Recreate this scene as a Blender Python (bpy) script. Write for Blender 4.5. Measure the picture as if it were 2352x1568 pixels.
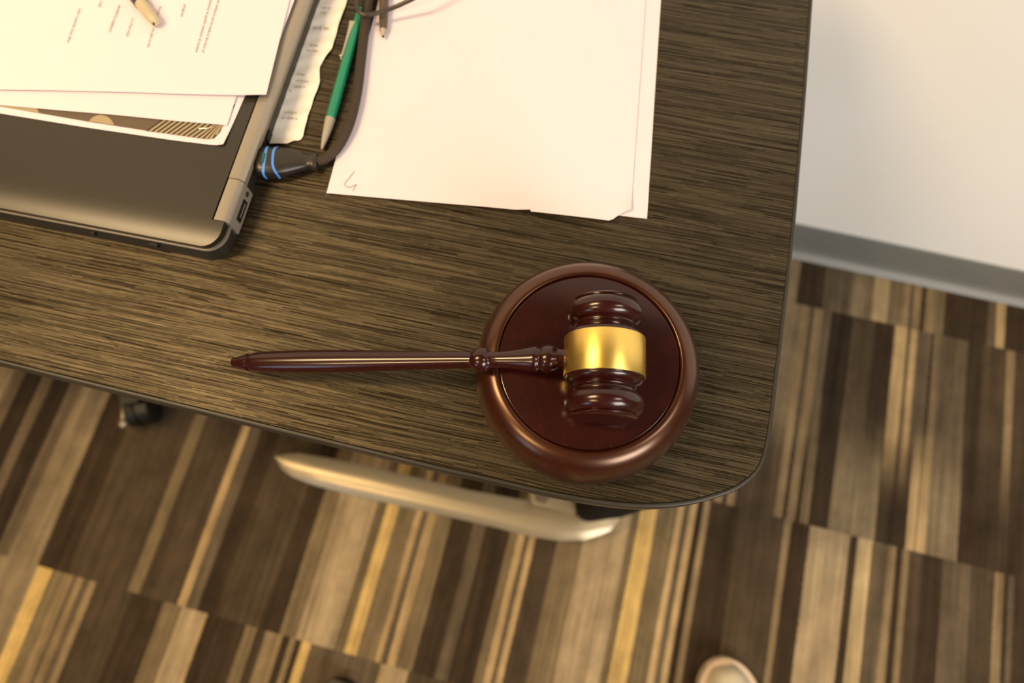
import bpy, bmesh, math, random
from mathutils import Vector, Matrix

random.seed(4)
TAU = math.tau
for o in list(bpy.data.objects):
    bpy.data.objects.remove(o)
S = bpy.context.scene
COL = S.collection

# ------------------------------------------------------------------ camera
T = 0.740                 # desk top height
CH = T + 0.553            # camera height
TILT, ROLL, FPX = 0.2956, -0.0888, 1568.0
CROT = Matrix.Rotation(TILT, 4, 'X') @ Matrix.Rotation(ROLL, 4, 'Z')
cam_d = bpy.data.cameras.new('camera')
cam = bpy.data.objects.new('camera', cam_d)
COL.objects.link(cam)
cam.matrix_world = Matrix.Translation((0, 0, CH)) @ CROT
cam_d.sensor_width = 36.0
cam_d.lens = 36.0 * FPX / 2352.0
cam_d.clip_start = 0.02
cam_d.dof.use_dof = True
cam_d.dof.focus_distance = 0.52
cam_d.dof.aperture_fstop = 3.4
S.camera = cam


def W(x, y, z=T):
    """world point at height z seen at photo pixel (x, y)"""
    d = CROT.to_3x3() @ Vector(((x - 1176) / FPX, -(y - 784) / FPX, -1.0))
    s = (CH - z) / -d.z
    return Vector((d.x * s, d.y * s, z))


# ------------------------------------------------------------------ light
S.view_settings.view_transform = 'Standard'
S.view_settings.look = 'None'
S.view_settings.exposure = -0.12
S.view_settings.gamma = 1.0
S.view_settings.use_curve_mapping = False
wd = bpy.data.worlds.new('room_light')
S.world = wd
wd.use_nodes = True
wd.node_tree.nodes['Background'].inputs[0].default_value = (1.0, 0.72, 0.42, 1)
wd.node_tree.nodes['Background'].inputs[1].default_value = 0.10


def area(name, loc, target, sx, sy, power, color):
    l = bpy.data.lights.new(name, 'AREA')
    l.shape = 'RECTANGLE'
    l.size, l.size_y = sx, sy
    l.energy = power
    l.color = color
    o = bpy.data.objects.new(name, l)
    COL.objects.link(o)
    o.location = loc
    o.rotation_euler = (Vector(target) - Vector(loc)).to_track_quat('-Z', 'Y').to_euler()
    return o


WARM = (1.0, 0.70, 0.36)
area('ceiling_panel_light', (-1.45, 0.38, 2.75), (-1.45, 0.3801, 0), 1.1, 0.35, 66, WARM)
area('ceiling_panel_light', (-1.75, -1.25, 2.75), (-1.75, -1.2501, 0), 0.9, 0.28, 42, WARM)
area('ceiling_panel_light', (1.40, -0.50, 2.75), (1.40, -0.5001, 0), 0.9, 0.28, 18, (1.0, 0.84, 0.64))
area('window_daylight', (-2.4, -2.2, 1.5), (0, 0, 0.7), 0.8, 1.0, 9, (0.62, 0.80, 1.0))
area('wall_fill_light', (1.4, -2.4, 2.1), (0.7, 0.9, 0.5), 1.4, 1.2, 97, (1.0, 0.93, 0.84))  # added fill lamp to brighten the wall, no known doorway behind it


# ------------------------------------------------------------------ materials
def lin(c):
    return tuple(((v / 255.0) / 12.92 if v / 255.0 <= 0.04045 else ((v / 255.0 + 0.055) / 1.055) ** 2.4) for v in c)


class NT:
    def __init__(self, name):
        self.m = bpy.data.materials.new(name)
        self.m.use_nodes = True
        self.t = self.m.node_tree
        self.b = self.t.nodes['Principled BSDF']

    def n(self, typ, **kw):
        nd = self.t.nodes.new(typ)
        for k, v in kw.items():
            setattr(nd, k, v)
        return nd

    def link(self, a, b):
        self.t.links.new(a, b)

    def math(self, op, a, b=None, c=None, clamp=False):
        nd = self.n('ShaderNodeMath', operation=op, use_clamp=clamp)
        for i, v in enumerate((a, b, c)):
            if v is None:
                continue
            if isinstance(v, (int, float)):
                nd.inputs[i].default_value = v
            else:
                self.link(v, nd.inputs[i])
        return nd.outputs[0]

    def mix(self, f, a, b, blend='MIX'):
        nd = self.n('ShaderNodeMix', data_type='RGBA', blend_type=blend)
        for s, v in ((nd.inputs[0], f), (nd.inputs[6], a), (nd.inputs[7], b)):
            if isinstance(v, (int, float)):
                s.default_value = v
            elif isinstance(v, tuple):
                s.default_value = (*v[:3], 1)
            else:
                self.link(v, s)
        return nd.outputs[2]

    def coords(self, kind='Object', rot=0.0):
        tc = self.n('ShaderNodeTexCoord')
        if not rot:
            return tc.outputs[kind]
        mp = self.n('ShaderNodeMapping')
        mp.inputs['Rotation'].default_value = (0, 0, rot)
        self.link(tc.outputs[kind], mp.inputs[0])
        return mp.outputs[0]

    def xyz(self, v):
        nd = self.n('ShaderNodeSeparateXYZ')
        self.link(v, nd.inputs[0])
        return nd.outputs

    def comb(self, x, y, z=0.0):
        nd = self.n('ShaderNodeCombineXYZ')
        for i, v in enumerate((x, y, z)):
            if isinstance(v, (int, float)):
                nd.inputs[i].default_value = v
            else:
                self.link(v, nd.inputs[i])
        return nd.outputs[0]

    def noise(self, vec, scale=1.0, detail=2.0, rough=0.5):
        nd = self.n('ShaderNodeTexNoise')
        nd.inputs['Scale'].default_value = scale
        nd.inputs['Detail'].default_value = detail
        nd.inputs['Roughness'].default_value = rough
        if vec is not None:
            self.link(vec, nd.inputs['Vector'])
        return nd.outputs['Fac']

    def set(self, color=None, rough=None, metal=None, coat=None, coat_rough=None, spec=None, aniso=None):
        b = self.b.inputs
        for k, v in (('Base Color', color), ('Roughness', rough), ('Metallic', metal), ('Coat Weight', coat),
                     ('Coat Roughness', coat_rough), ('Specular IOR Level', spec), ('Anisotropic', aniso)):
            if v is None:
                continue
            if isinstance(v, (int, float)):
                b[k].default_value = v
            elif isinstance(v, tuple):
                b[k].default_value = (*v[:3], 1)
            else:
                self.link(v, b[k])

    def bump(self, h, strength=0.3, dist=0.001):
        nd = self.n('ShaderNodeBump')
        nd.inputs['Strength'].default_value = strength
        nd.inputs['Distance'].default_value = dist
        self.link(h, nd.inputs['Height'])
        self.link(nd.outputs[0], self.b.inputs['Normal'])


def simple(name, color, rough=0.5, metal=0.0, coat=0.0, noise_amp=0.06, nscale=300.0, bump=0.0, coat_rough=0.05, spec=0.5):
    k = NT(name)
    f = k.noise(k.coords(), nscale, 3.0)
    lo = tuple(c * (1 - noise_amp) for c in color)
    hi = tuple(min(1, c * (1 + noise_amp)) for c in color)
    k.set(k.mix(f, lo, hi), rough, metal, coat, coat_rough, spec)
    if bump:
        k.bump(f, bump, 0.0005)
    return k.m


CAZ = -(math.pi / 2 - 1.2391)       # carpet / wall direction
TAZ = -(math.pi / 2 - 1.2663)       # desk front edge direction
U = Vector((math.cos(CAZ), math.sin(CAZ), 0)); V = Vector((-math.sin(CAZ), math.cos(CAZ), 0))


def m_desk():
    k = NT('dark_woodgrain_laminate')
    v = k.xyz(k.coords('Object', -TAZ))
    wob = k.math('MULTIPLY', k.math('SUBTRACT', k.noise(k.comb(k.math('MULTIPLY', v[0], 5.0), k.math('MULTIPLY', v[1], 14.0)), 1.0, 2.0), 0.5), 0.006)
    y = k.math('ADD', v[1], wob)

    def dashes(pitch, length, seed):
        row = k.math('FLOOR', k.math('DIVIDE', y, pitch))
        wn = k.n('ShaderNodeTexWhiteNoise', noise_dimensions='2D')
        k.link(k.comb(row, seed), wn.inputs['Vector'])
        seg = k.math('FLOOR', k.math('ADD', k.math('DIVIDE', v[0], length), k.math('MULTIPLY', wn.outputs['Value'], 17.0)))
        w2 = k.n('ShaderNodeTexWhiteNoise', noise_dimensions='2D')
        k.link(k.comb(row, seg), w2.inputs['Vector'])
        return w2.outputs['Value']
    a = dashes(0.00065, 0.05, 1.3)
    b = dashes(0.00125, 0.09, 7.7)
    s = k.noise(k.comb(k.math('MULTIPLY', v[0], 9.0), k.math('MULTIPLY', y, 1100.0)), 1.0, 4.0, 0.65)
    h = k.math('ADD', k.math('MULTIPLY', a, 0.36), k.math('ADD', k.math('MULTIPLY', b, 0.20), k.math('MULTIPLY', s, 0.62)))
    cr = k.n('ShaderNodeValToRGB')
    e = cr.color_ramp.elements
    e[0].position = 0.30; e[0].color = (0.0075, 0.0055, 0.0028, 1)
    e[1].position = 0.85; e[1].color = (0.036, 0.026, 0.013, 1)
    m = e.new(0.52); m.color = (0.0145, 0.0105, 0.0054, 1)
    m2 = e.new(0.66); m2.color = (0.022, 0.016, 0.008, 1)
    k.link(h, cr.inputs[0])
    mr = k.n('ShaderNodeMapRange')
    k.link(h, mr.inputs[0])
    mr.inputs[1].default_value = 0.40; mr.inputs[2].default_value = 0.78
    mr.inputs[3].default_value = 0.13; mr.inputs[4].default_value = 1.0
    k.set(cr.outputs[0], 0.37, 0.0, spec=mr.outputs[0])
    k.b.inputs['Specular Tint'].default_value = (1.0, 0.84, 0.58, 1)
    k.bump(h, 0.9, 0.0006)
    return k.m


def m_wood(name='mahogany_lacquer', cr=0.19, coat=1.0, ior=1.47, spec=0.08, rough=0.5, lo=(0.010, 0.0007, 0.0003), hi=(0.036, 0.0024, 0.0009), tint=(1, 1, 1)):
    k = NT(name)
    v = k.coords('Object')
    f = k.noise(v, 60.0, 5.0, 0.6)
    sp = k.noise(v, 1500.0, 0.0)
    spot = k.math('GREATER_THAN', sp, 0.86)
    c = k.mix(f, lo, hi)
    c = k.mix(k.math('MULTIPLY', spot, 0.5), c, (0.30, 0.20, 0.14))
    k.set(c, rough, 0.0, coat, cr, spec)
    k.b.inputs['Coat IOR'].default_value = ior
    k.b.inputs['Specular Tint'].default_value = (*tint, 1)
    return k.m


CK = dict(D=(0.040, 0.027, 0.016), K=(0.028, 0.020, 0.013), d=(0.062, 0.044, 0.027), M=(0.105, 0.079, 0.050),
          F=(0.150, 0.112, 0.062), L=(0.310, 0.235, 0.140), l=(0.190, 0.145, 0.088), G=(0.50, 0.345, 0.130),
          g=(0.36, 0.27, 0.145), T=(0.37, 0.26, 0.130), t=(0.21, 0.152, 0.082))


def m_carpet():
    k = NT('striped_carpet_tiles')
    v = k.xyz(k.coords('Object', -CAZ))

    def useq(y, first, seq):
        out = [(W(first[0], y, 0).dot(U), first[1])]
        for x, c in seq:
            out.append((W(x, y, 0).dot(U), c))
        return out

    def seq(y, txt):
        it = txt.split()
        L = [(W(float(p[1:]), y, 0).dot(U), p[0]) for p in it]
        return L

    row1 = seq(656, 'l1813 D1832 M1893 l1958 F1993 g2008 F2042 t2073 M2092 t2100 D2119 t2127 F2146 D2172 M2272 T2291 D2310 D2420')
    row2a = seq(904, 'l1778 t1813 M1832 t1845 M1866 K1885 d1939 D1993 T2042 M2069 T2077 M2094 M2107 D2127 F2134 M2150 D2215 d2253 t2306 d2326 D2440')
    row2b = seq(1115, 'd1740 t1785 D1803 t1815 D1835 F1845 D1865 l1910 D2018 T2091 M2109 T2113 l2134 D2206 d2298 D2316 D2420')
    row3a = seq(1109, 'M0 K12 M57 l90 D164 d236 d270 F388 d416 d440 T509 M525 D555 d600')
    row3b = seq(1309, 'd600 D640 F685 L727 F817 G840 F873 T915 M930 T945 F963 D1002 M1060 D1090 F1150 T1170 M1184 T1195 d1212 F1265 L1322 F1423 G1445 F1484 T1529 M1543 T1560 D1574 t1588 D1605 d1680 '
                      'd1740 t1785 D1800 L1847 D1943 g1961 M1997 t2035 D2053 t2067 d2083 D2116 M2164 d2230 t2286 D2307 M2316 D2331 D2450')
    row3 = row3a + [q for q in row3b if q[0] > row3a[-1][0]]
    row4a = seq(1488, 'l-60 G6 F45 t78 M98 t110 M128 t140 d161 D250 F337 L382 T436 D448 F546')
    row4b = seq(1533, 'd560 t584 F605 t611 D626 t643 D658 G670 M694 T870 L888 d936 D1100')
    row4 = row4a + [q for q in row4b if q[0] > row4a[-1][0]]
    rows = [row1, row2a, row2b, row3, row4]

    fuzz = k.math('MULTIPLY', k.math('SUBTRACT', k.noise(k.comb(k.math('MULTIPLY', v[0], 90.0), k.math('MULTIPLY', v[1], 600.0)), 1.0, 2.0), 0.5), 0.006)

    def profile(stops):
        u0, u1 = stops[0][0], stops[-1][0] + 0.02
        pp = k.math('PINGPONG', k.math('SUBTRACT', v[0], u0), u1 - u0)
        u = k.math('ADD', k.math('ADD', pp, u0), fuzz)
        res = None
        i = 0
        while i < len(stops):
            ch = stops[i:i + 28]
            a = ch[0][0]
            bnd = stops[i + 28][0] if i + 28 < len(stops) else u1
            cr = k.n('ShaderNodeValToRGB')
            cr.color_ramp.interpolation = 'CONSTANT'
            e = cr.color_ramp.elements
            e.remove(e[1])
            e[0].position = 0.0
            e[0].color = (*CK[ch[0][1]], 1)
            for uu, c in ch[1:]:
                el = e.new((uu - a) / (bnd - a))
                el.color = (*CK[c], 1)
            k.link(k.math('DIVIDE', k.math('SUBTRACT', u, a), bnd - a), cr.inputs[0])
            if res is None:
                res = cr.outputs[0]
            else:
                res = k.mix(k.math('GREATER_THAN', u, a), res, cr.outputs[0])
            i += 28
        return res
    P = [profile(s) for s in rows]
    vC = W(2058, 747, 0).dot(V); vB = W(1949, 1228, 0).dot(V); vA = W(406, 1389, 0).dot(V)
    fr = k.math('DIVIDE', k.math('SUBTRACT', v[1], vB), vC - vB)
    mr = k.n('ShaderNodeMapRange', interpolation_type='SMOOTHSTEP')
    mr.inputs[1].default_value = 0.15; mr.inputs[2].default_value = 0.62
    k.link(fr, mr.inputs[0])
    r2 = k.mix(mr.outputs[0], P[2], P[1])
    c = k.mix(k.math('GREATER_THAN', v[1], vC), r2, P[0])
    c = k.mix(k.math('GREATER_THAN', v[1], vB), P[3], c)
    c = k.mix(k.math('GREATER_THAN', v[1], vA), P[4], c)
    # yarn ribs and mottling
    rib = k.noise(k.comb(k.math('MULTIPLY', v[0], 260.0), k.math('MULTIPLY', v[1], 3.0)), 1.0, 2.0, 0.6)
    rib = k.math('ADD', k.math('MULTIPLY', rib, 1.3), 0.35)
    mot = k.math('ADD', k.math('MULTIPLY', k.noise(k.comb(k.math('MULTIPLY', v[0], 22.0), k.math('MULTIPLY', v[1], 16.0)), 1.0, 4.0, 0.65), 1.1), 0.45)
    grain = k.math('ADD', k.math('MULTIPLY', k.noise(k.coords(), 700.0, 2.0), 0.5), 0.75)
    lng = k.math('ADD', k.math('MULTIPLY', k.noise(k.comb(k.math('MULTIPLY', v[0], 55.0), k.math('MULTIPLY', v[1], 3.2), 4.0), 1.0, 2.0), 1.1), 0.45)
    f = k.math('MULTIPLY', k.math('MULTIPLY', k.math('MULTIPLY', rib, mot), grain), lng)
    vm = k.n('ShaderNodeVectorMath', operation='SCALE')
    k.link(c, vm.inputs[0]); k.link(f, vm.inputs['Scale'])
    k.link(vm.outputs[0], k.b.inputs['Base Color'])
    k.set(None, 0.95, 0.0, spec=0.1)
    k.bump(k.noise(k.coords(), 900.0, 2.0), 0.5, 0.002)
    return k.m


def m_brass():
    k = NT('brushed_brass')
    v = k.xyz(k.coords('Object'))
    f = k.noise(k.comb(k.math('MULTIPLY', v[0], 30.0), k.math('MULTIPLY', v[1], 30.0), k.math('MULTIPLY', v[2], 3000.0)), 1.0, 2.0)
    k.set(k.mix(f, (0.97, 0.64, 0.13), (1.0, 0.74, 0.22)), k.math('ADD', 0.34, k.math('MULTIPLY', f, 0.10)), 1.0)
    tg = k.n('ShaderNodeTangent', direction_type='RADIAL', axis='Z')
    k.link(tg.outputs[0], k.b.inputs['Tangent'])
    k.b.inputs['Anisotropic'].default_value = 0.6
    k.b.inputs['Anisotropic Rotation'].default_value = 0.25
    return k.m


def m_braid(name, c0, c1, pitch=0.0034, n=12):
    k = NT(name)
    uv = k.xyz(k.coords('UV'))
    a = k.math('DIVIDE', uv[0], pitch)
    b = k.math('MULTIPLY', uv[1], float(n))
    s1 = k.math('SINE', k.math('MULTIPLY', k.math('ADD', a, b), TAU))
    s2 = k.math('SINE', k.math('MULTIPLY', k.math('SUBTRACT', a, b), TAU))
    h = k.math('MAXIMUM', s1, s2)
    h = k.math('MULTIPLY_ADD', h, 0.5, 0.5)
    k.set(k.mix(h, c0, c1), 0.62, spec=0.4)
    k.bump(h, 0.8, 0.0008)
    return k.m


M = dict(
    desk=m_desk(), wood=m_wood(), disc=m_wood('mahogany_satin_disc', 0.16, 1.0, 1.42), rimwood=m_wood('mahogany_satin_rim', 0.22, 0.35, 1.5, 0.85, 0.32, (0.013, 0.0018, 0.0009), (0.036, 0.0048, 0.0020), (1.0, 0.60, 0.37)),
    carpet=m_carpet(), brass=m_brass(),
    edge=simple('dark_edge_banding', (0.020, 0.016, 0.010), 0.45, nscale=200),
    paper=simple('white_paper', (0.75, 0.665, 0.73), 0.9, nscale=40, noise_amp=0.01, spec=0.1),
    thinpaper=simple('creased_paper', (0.80, 0.76, 0.69), 0.9, nscale=25, noise_amp=0.05, spec=0.1),
    ink=simple('faded_ink', (0.20, 0.16, 0.10), 0.9, spec=0.1),
    ink2=simple('grey_ink', (0.26, 0.21, 0.15), 0.9, spec=0.1),
    biro=simple('dark_biro_line', (0.10, 0.06, 0.05), 0.8),
    print=simple('dark_brown_print', (0.105, 0.075, 0.048), 0.7, nscale=60, noise_amp=0.15),
    printlt=simple('tan_print', (0.36, 0.28, 0.165), 0.7, nscale=60),
    printdk=simple('black_print', (0.022, 0.017, 0.013), 0.7),
    lid=simple('matte_black_lid', (0.0125, 0.0088, 0.0048), 0.37, noise_amp=0.12, nscale=1500, bump=0.05, spec=0.7),
    chassis=simple('dark_plastic', (0.019, 0.0155, 0.0115), 0.42, nscale=800, noise_amp=0.1),
    seam=simple('grey_trim_line', (0.17, 0.145, 0.115), 0.35),
    silver=simple('grey_hinge_metal', (0.34, 0.30, 0.245), 0.38, 0.5, nscale=900, noise_amp=0.04),
    black=simple('black_plastic', (0.008, 0.007, 0.006), 0.4, spec=0.3),
    soft=simple('soft_black_rubber', (0.019, 0.014, 0.010), 0.38, noise_amp=0.15, nscale=900, spec=0.6),
    blue=simple('blue_stripe', (0.07, 0.26, 0.80), 0.35),
    teal=simple('teal_lens', (0.02, 0.10, 0.085), 0.15),
    green=simple('teal_green_plastic', (0.001, 0.20, 0.10), 0.22, coat=0.5),
    grey=simple('satin_grey_plastic', (0.38, 0.34, 0.28), 0.38, 0.2),
    chrome=simple('chrome', (0.72, 0.68, 0.62), 0.22, 1.0),
    braid=m_braid('black_braided_sleeve', (0.004, 0.003, 0.002), (0.060, 0.040, 0.022)),
    cord=simple('brown_black_cord', (0.035, 0.022, 0.016), 0.36, spec=0.6),
    pendk=simple('dark_grey_barrel', (0.085, 0.062, 0.042), 0.42),
    marker=simple('ivory_grey_barrel', (0.50, 0.43, 0.29), 0.4, noise_amp=0.08, nscale=120),
    wall=simple('white_wall_paint', (0.88, 0.88, 0.87), 0.75, nscale=6, noise_amp=0.02, spec=0.2),
    base=simple('grey_vinyl_base', (0.17, 0.175, 0.165), 0.42, nscale=50, noise_amp=0.04, spec=0.5),
    foot=simple('silver_painted_metal', (0.36, 0.30, 0.20), 0.35, 0.5, nscale=14, noise_amp=0.06),
    sole=simple('peach_rubber_sole', (0.62, 0.47, 0.34), 0.55),
    shoe=simple('cream_canvas', (0.52, 0.46, 0.33), 0.8, nscale=500, noise_amp=0.12, bump=0.3),
    blackshoe=simple('black_leather', (0.008, 0.006, 0.005), 0.4),
    matte=simple('matte_black_powder_coat', (0.012, 0.011, 0.010), 0.9, spec=0.05),
    fabric=simple('black_seat_fabric', (0.012, 0.012, 0.012), 0.9),
)


# ------------------------------------------------------------------ builders
def link(name, me, mat, parent=None, smooth=True, angle=0.6):
    o = bpy.data.objects.new(name, me)
    COL.objects.link(o)
    if mat is not None:
        me.materials.append(mat)
    if smooth:
        for p in me.polygons:
            p.use_smooth = True
        try:
            me.set_sharp_from_angle(angle=angle)
        except Exception:
            pass
    if parent:
        o.parent = parent
    return o


def from_bm(name, bm, mat, parent=None, smooth=True, angle=0.6):
    bmesh.ops.recalc_face_normals(bm, faces=bm.faces[:])
    me = bpy.data.meshes.new(name)
    bm.to_mesh(me)
    bm.free()
    return link(name, me, mat, parent, smooth, angle)


def thing(name, label, cat, loc=(0, 0, 0), rz=0.0, group=None):
    o = bpy.data.objects.new(name, None)
    COL.objects.link(o)
    o.location = loc
    o.rotation_euler = (0, 0, rz)
    o.empty_display_size = 0.02
    o['label'] = label
    o['category'] = cat
    if group:
        o['group'] = group
    return o


def tag(o, label, cat, group=None):
    o['label'] = label
    o['category'] = cat
    if group:
        o['group'] = group
    return o


def struct(o):
    o['kind'] = 'structure'
    return o


def setloc(o, p):
    """move a mesh object's origin to p without moving its shape (p in parent space)"""
    p = Vector(p)
    o.data.transform(Matrix.Translation(-p))
    o.location = p
    return o


def lathe(name, prof, mat, parent=None, p0=None, axis=None, seg=72, cap=True, angle=0.7):
    """prof: list of (t along axis, radius)"""
    bm = bmesh.new()
    rings = []
    for t, r in prof:
        if r <= 1e-6:
            rings.append([bm.verts.new((0, 0, t))])
        else:
            rings.append([bm.verts.new((r * math.cos(TAU * i / seg), r * math.sin(TAU * i / seg), t)) for i in range(seg)])
    for a, b in zip(rings, rings[1:]):
        for i in range(seg):
            j = (i + 1) % seg
            if len(a) == 1 and len(b) == 1:
                continue
            if len(a) == 1:
                bm.faces.new((a[0], b[i], b[j]))
            elif len(b) == 1:
                bm.faces.new((a[i], a[j], b[0]))
            else:
                bm.faces.new((a[i], a[j], b[j], b[i]))
    if cap:
        for r in (rings[0], rings[-1]):
            if len(r) > 1:
                bm.faces.new(r)
    o = from_bm(name, bm, mat, parent, True, angle)
    if axis is not None:
        q = Vector(axis).normalized().to_track_quat('Z', 'Y')
        o.rotation_mode = 'QUATERNION'
        o.rotation_quaternion = q
    if p0 is not None:
        o.location = p0
    return o


def catmull(pts, n=10):
    pts = [Vector(p) for p in pts]
    P = [pts[0] * 2 - pts[1]] + pts + [pts[-1] * 2 - pts[-2]]
    out = []
    for i in range(1, len(P) - 2):
        for k in range(n):
            t = k / n
            a, b, c, d = P[i - 1], P[i], P[i + 1], P[i + 2]
            out.append(0.5 * ((2 * b) + (c - a) * t + (2 * a - 5 * b + 4 * c - d) * t * t + (3 * b - a - 3 * c + d) * t ** 3))
    out.append(pts[-1])
    return out


def tube(name, pts, rad, mat, parent=None, seg=20, n=10, flat=1.0, curve=True):
    path = catmull(pts, n) if curve else [Vector(p) for p in pts]
    N = len(path)
    rf = rad if callable(rad) else (lambda s: rad)
    bm = bmesh.new()
    uvl = bm.loops.layers.uv.new('UVMap')
    rings = []
    L = [0.0]
    for a, b in zip(path, path[1:]):
        L.append(L[-1] + (b - a).length)
    for i, p in enumerate(path):
        tg = (path[min(i + 1, N - 1)] - path[max(i - 1, 0)]).normalized()
        side = tg.cross(Vector((0, 0, 1)))
        if side.length < 1e-4:
            side = Vector((1, 0, 0))
        side.normalize()
        up = side.cross(tg).normalized()
        r = rf(L[i] / L[-1])
        rings.append([bm.verts.new(p + side * r * math.cos(TAU * k / seg) + up * r * flat * math.sin(TAU * k / seg)) for k in range(seg)])
    for i in range(N - 1):
        for k in range(seg):
            j = (k + 1) % seg
            f = bm.faces.new((rings[i][k], rings[i][j], rings[i + 1][j], rings[i + 1][k]))
            vals = ((L[i], k / seg), (L[i], (k + 1) / seg), (L[i + 1], (k + 1) / seg), (L[i + 1], k / seg))
            for lp, uv in zip(f.loops, vals):
                lp[uvl].uv = uv
    bm.faces.new(rings[0]); bm.faces.new(rings[-1])
    return from_bm(name, bm, mat, parent)


def resample(poly, n):
    poly = [Vector(p) for p in poly]
    L = [0.0]
    for a, b in zip(poly, poly[1:]):
        L.append(L[-1] + (b - a).length)
    out = []
    for i in range(n):
        s = L[-1] * i / (n - 1)
        k = 0
        while k < len(L) - 2 and L[k + 1] < s:
            k += 1
        t = (s - L[k]) / max(L[k + 1] - L[k], 1e-9)
        out.append(poly[k].lerp(poly[k + 1], min(max(t, 0), 1)))
    return out


def sheet(name, left, right, mat, thick=0.0003, rows=24, cols=16, zf=None, parent=None, smooth=True, samp=True, angle=0.6):
    """surface lofted between two edge lines, given a real thickness"""
    A = resample(left, rows) if samp else [Vector(p) for p in left]
    B = resample(right, rows) if samp else [Vector(p) for p in right]
    rows = len(A)
    bm = bmesh.new()
    top, bot = [], []
    for i in range(rows):
        rt, rb = [], []
        for j in range(cols):
            s = j / (cols - 1)
            p = A[i].lerp(B[i], s)
            if zf:
                p = p + Vector((0, 0, zf(i / (rows - 1), s, p)))
            rt.append(bm.verts.new(p))
            rb.append(bm.verts.new(p - Vector((0, 0, thick))))
        top.append(rt); bot.append(rb)
    for i in range(rows - 1):
        for j in range(cols - 1):
            bm.faces.new((top[i][j], top[i][j + 1], top[i + 1][j + 1], top[i + 1][j]))
            bm.faces.new((bot[i][j], bot[i + 1][j], bot[i + 1][j + 1], bot[i][j + 1]))
    for j in range(cols - 1):
        bm.faces.new((top[0][j], bot[0][j], bot[0][j + 1], top[0][j + 1]))
        bm.faces.new((top[-1][j], top[-1][j + 1], bot[-1][j + 1], bot[-1][j]))
    for i in range(rows - 1):
        bm.faces.new((top[i][0], top[i + 1][0], bot[i + 1][0], bot[i][0]))
        bm.faces.new((top[i][-1], bot[i][-1], bot[i + 1][-1], top[i + 1][-1]))
    return from_bm(name, bm, mat, parent, smooth, angle)


def prism(name, pts, z0, z1, mat, parent=None, bevel=0.0, taper=None, smooth=True):
    """extruded outline; pts are 2D in parent space"""
    bm = bmesh.new()
    lo = [bm.verts.new((p[0], p[1], z0)) for p in (taper or pts)]
    hi = [bm.verts.new((p[0], p[1], z1)) for p in pts]
    n = len(pts)
    for i in range(n):
        j = (i + 1) % n
        bm.faces.new((lo[i], lo[j], hi[j], hi[i]))
    bm.faces.new(hi); bm.faces.new(lo)
    bmesh.ops.recalc_face_normals(bm, faces=bm.faces[:])
    if bevel:
        ed = [e for e in bm.edges if all(v in hi for v in e.verts)]
        bmesh.ops.bevel(bm, geom=ed, offset=bevel, segments=3, profile=0.6, affect='EDGES')
    return from_bm(name, bm, mat, parent, smooth, 0.5)


def box(name, lo, hi, mat, parent=None, bevel=0.0):
    bm = bmesh.new()
    bmesh.ops.create_cube(bm, size=1.0)
    c = [(a + b) / 2 for a, b in zip(lo, hi)]
    d = [b - a for a, b in zip(lo, hi)]
    for v in bm.verts:
        v.co = Vector((v.co.x * d[0] + c[0], v.co.y * d[1] + c[1], v.co.z * d[2] + c[2]))
    if bevel:
        bmesh.ops.bevel(bm, geom=bm.edges[:], offset=bevel, segments=3, profile=0.7, affect='EDGES')
    return from_bm(name, bm, mat, parent, True, 0.6)


def text(name, s, pos, ang, size, mat, parent, align='RIGHT', bold=0.0, z=0.0001):
    cu = bpy.data.curves.new(name, 'FONT')
    cu.body = s
    cu.size = size
    cu.align_x = align
    cu.align_y = 'CENTER'
    cu.offset = bold
    cu.resolution_u = 3
    ob = bpy.data.objects.new('tmp_text', cu)
    COL.objects.link(ob)
    bpy.context.view_layer.update()
    me = bpy.data.meshes.new_from_object(ob)
    bpy.data.objects.remove(ob)
    me.transform(Matrix.Translation(Vector(pos) + Vector((0, 0, z))) @ Matrix.Rotation(ang, 4, 'Z'))
    me.materials.clear()
    return link(name, me, mat, parent, False)


def grow(poly, d):
    """offset a closed outline inward by d (counter-clockwise outlines)"""
    n = len(poly)
    out = []
    for i in range(n):
        a, b, c = Vector(poly[i - 1]), Vector(poly[i]), Vector(poly[(i + 1) % n])
        e1 = (b - a).normalized(); e2 = (c - b).normalized()
        n1 = Vector((-e1.y, e1.x)); n2 = Vector((-e2.y, e2.x))
        m = (n1 + n2)
        m = m / max(m.length_squared, 1e-6) * 2
        out.append(b + m * d)
    return out


# ------------------------------------------------------------------ room
vw = W(2090, 628, 0).dot(V)                       # where the wall meets the floor


def uvp(u, v, z=0.0):
    return U * u + V * v + Vector((0, 0, z))


def slab(name, a, b, c, d, h0, h1, mat):
    bm = bmesh.new()
    lo = [bm.verts.new(Vector((p.x, p.y, h0))) for p in (a, b, c, d)]
    hi = [bm.verts.new(Vector((p.x, p.y, h1))) for p in (a, b, c, d)]
    for i in range(4):
        j = (i + 1) % 4
        bm.faces.new((lo[i], lo[j], hi[j], hi[i]))
    bm.faces.new(hi); bm.faces.new(lo)
    return struct(from_bm(name, bm, mat, None, False))


slab('floor', uvp(-3.2, -3), uvp(3.2, -3), uvp(3.2, vw + 0.1), uvp(-3.2, vw + 0.1), -0.05, 0.0, M['carpet'])
slab('wall_back', uvp(-3.2, vw), uvp(3.2, vw), uvp(3.2, vw + 0.1), uvp(-3.2, vw + 0.1), 0.0, 1.75, M['wall'])
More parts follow.
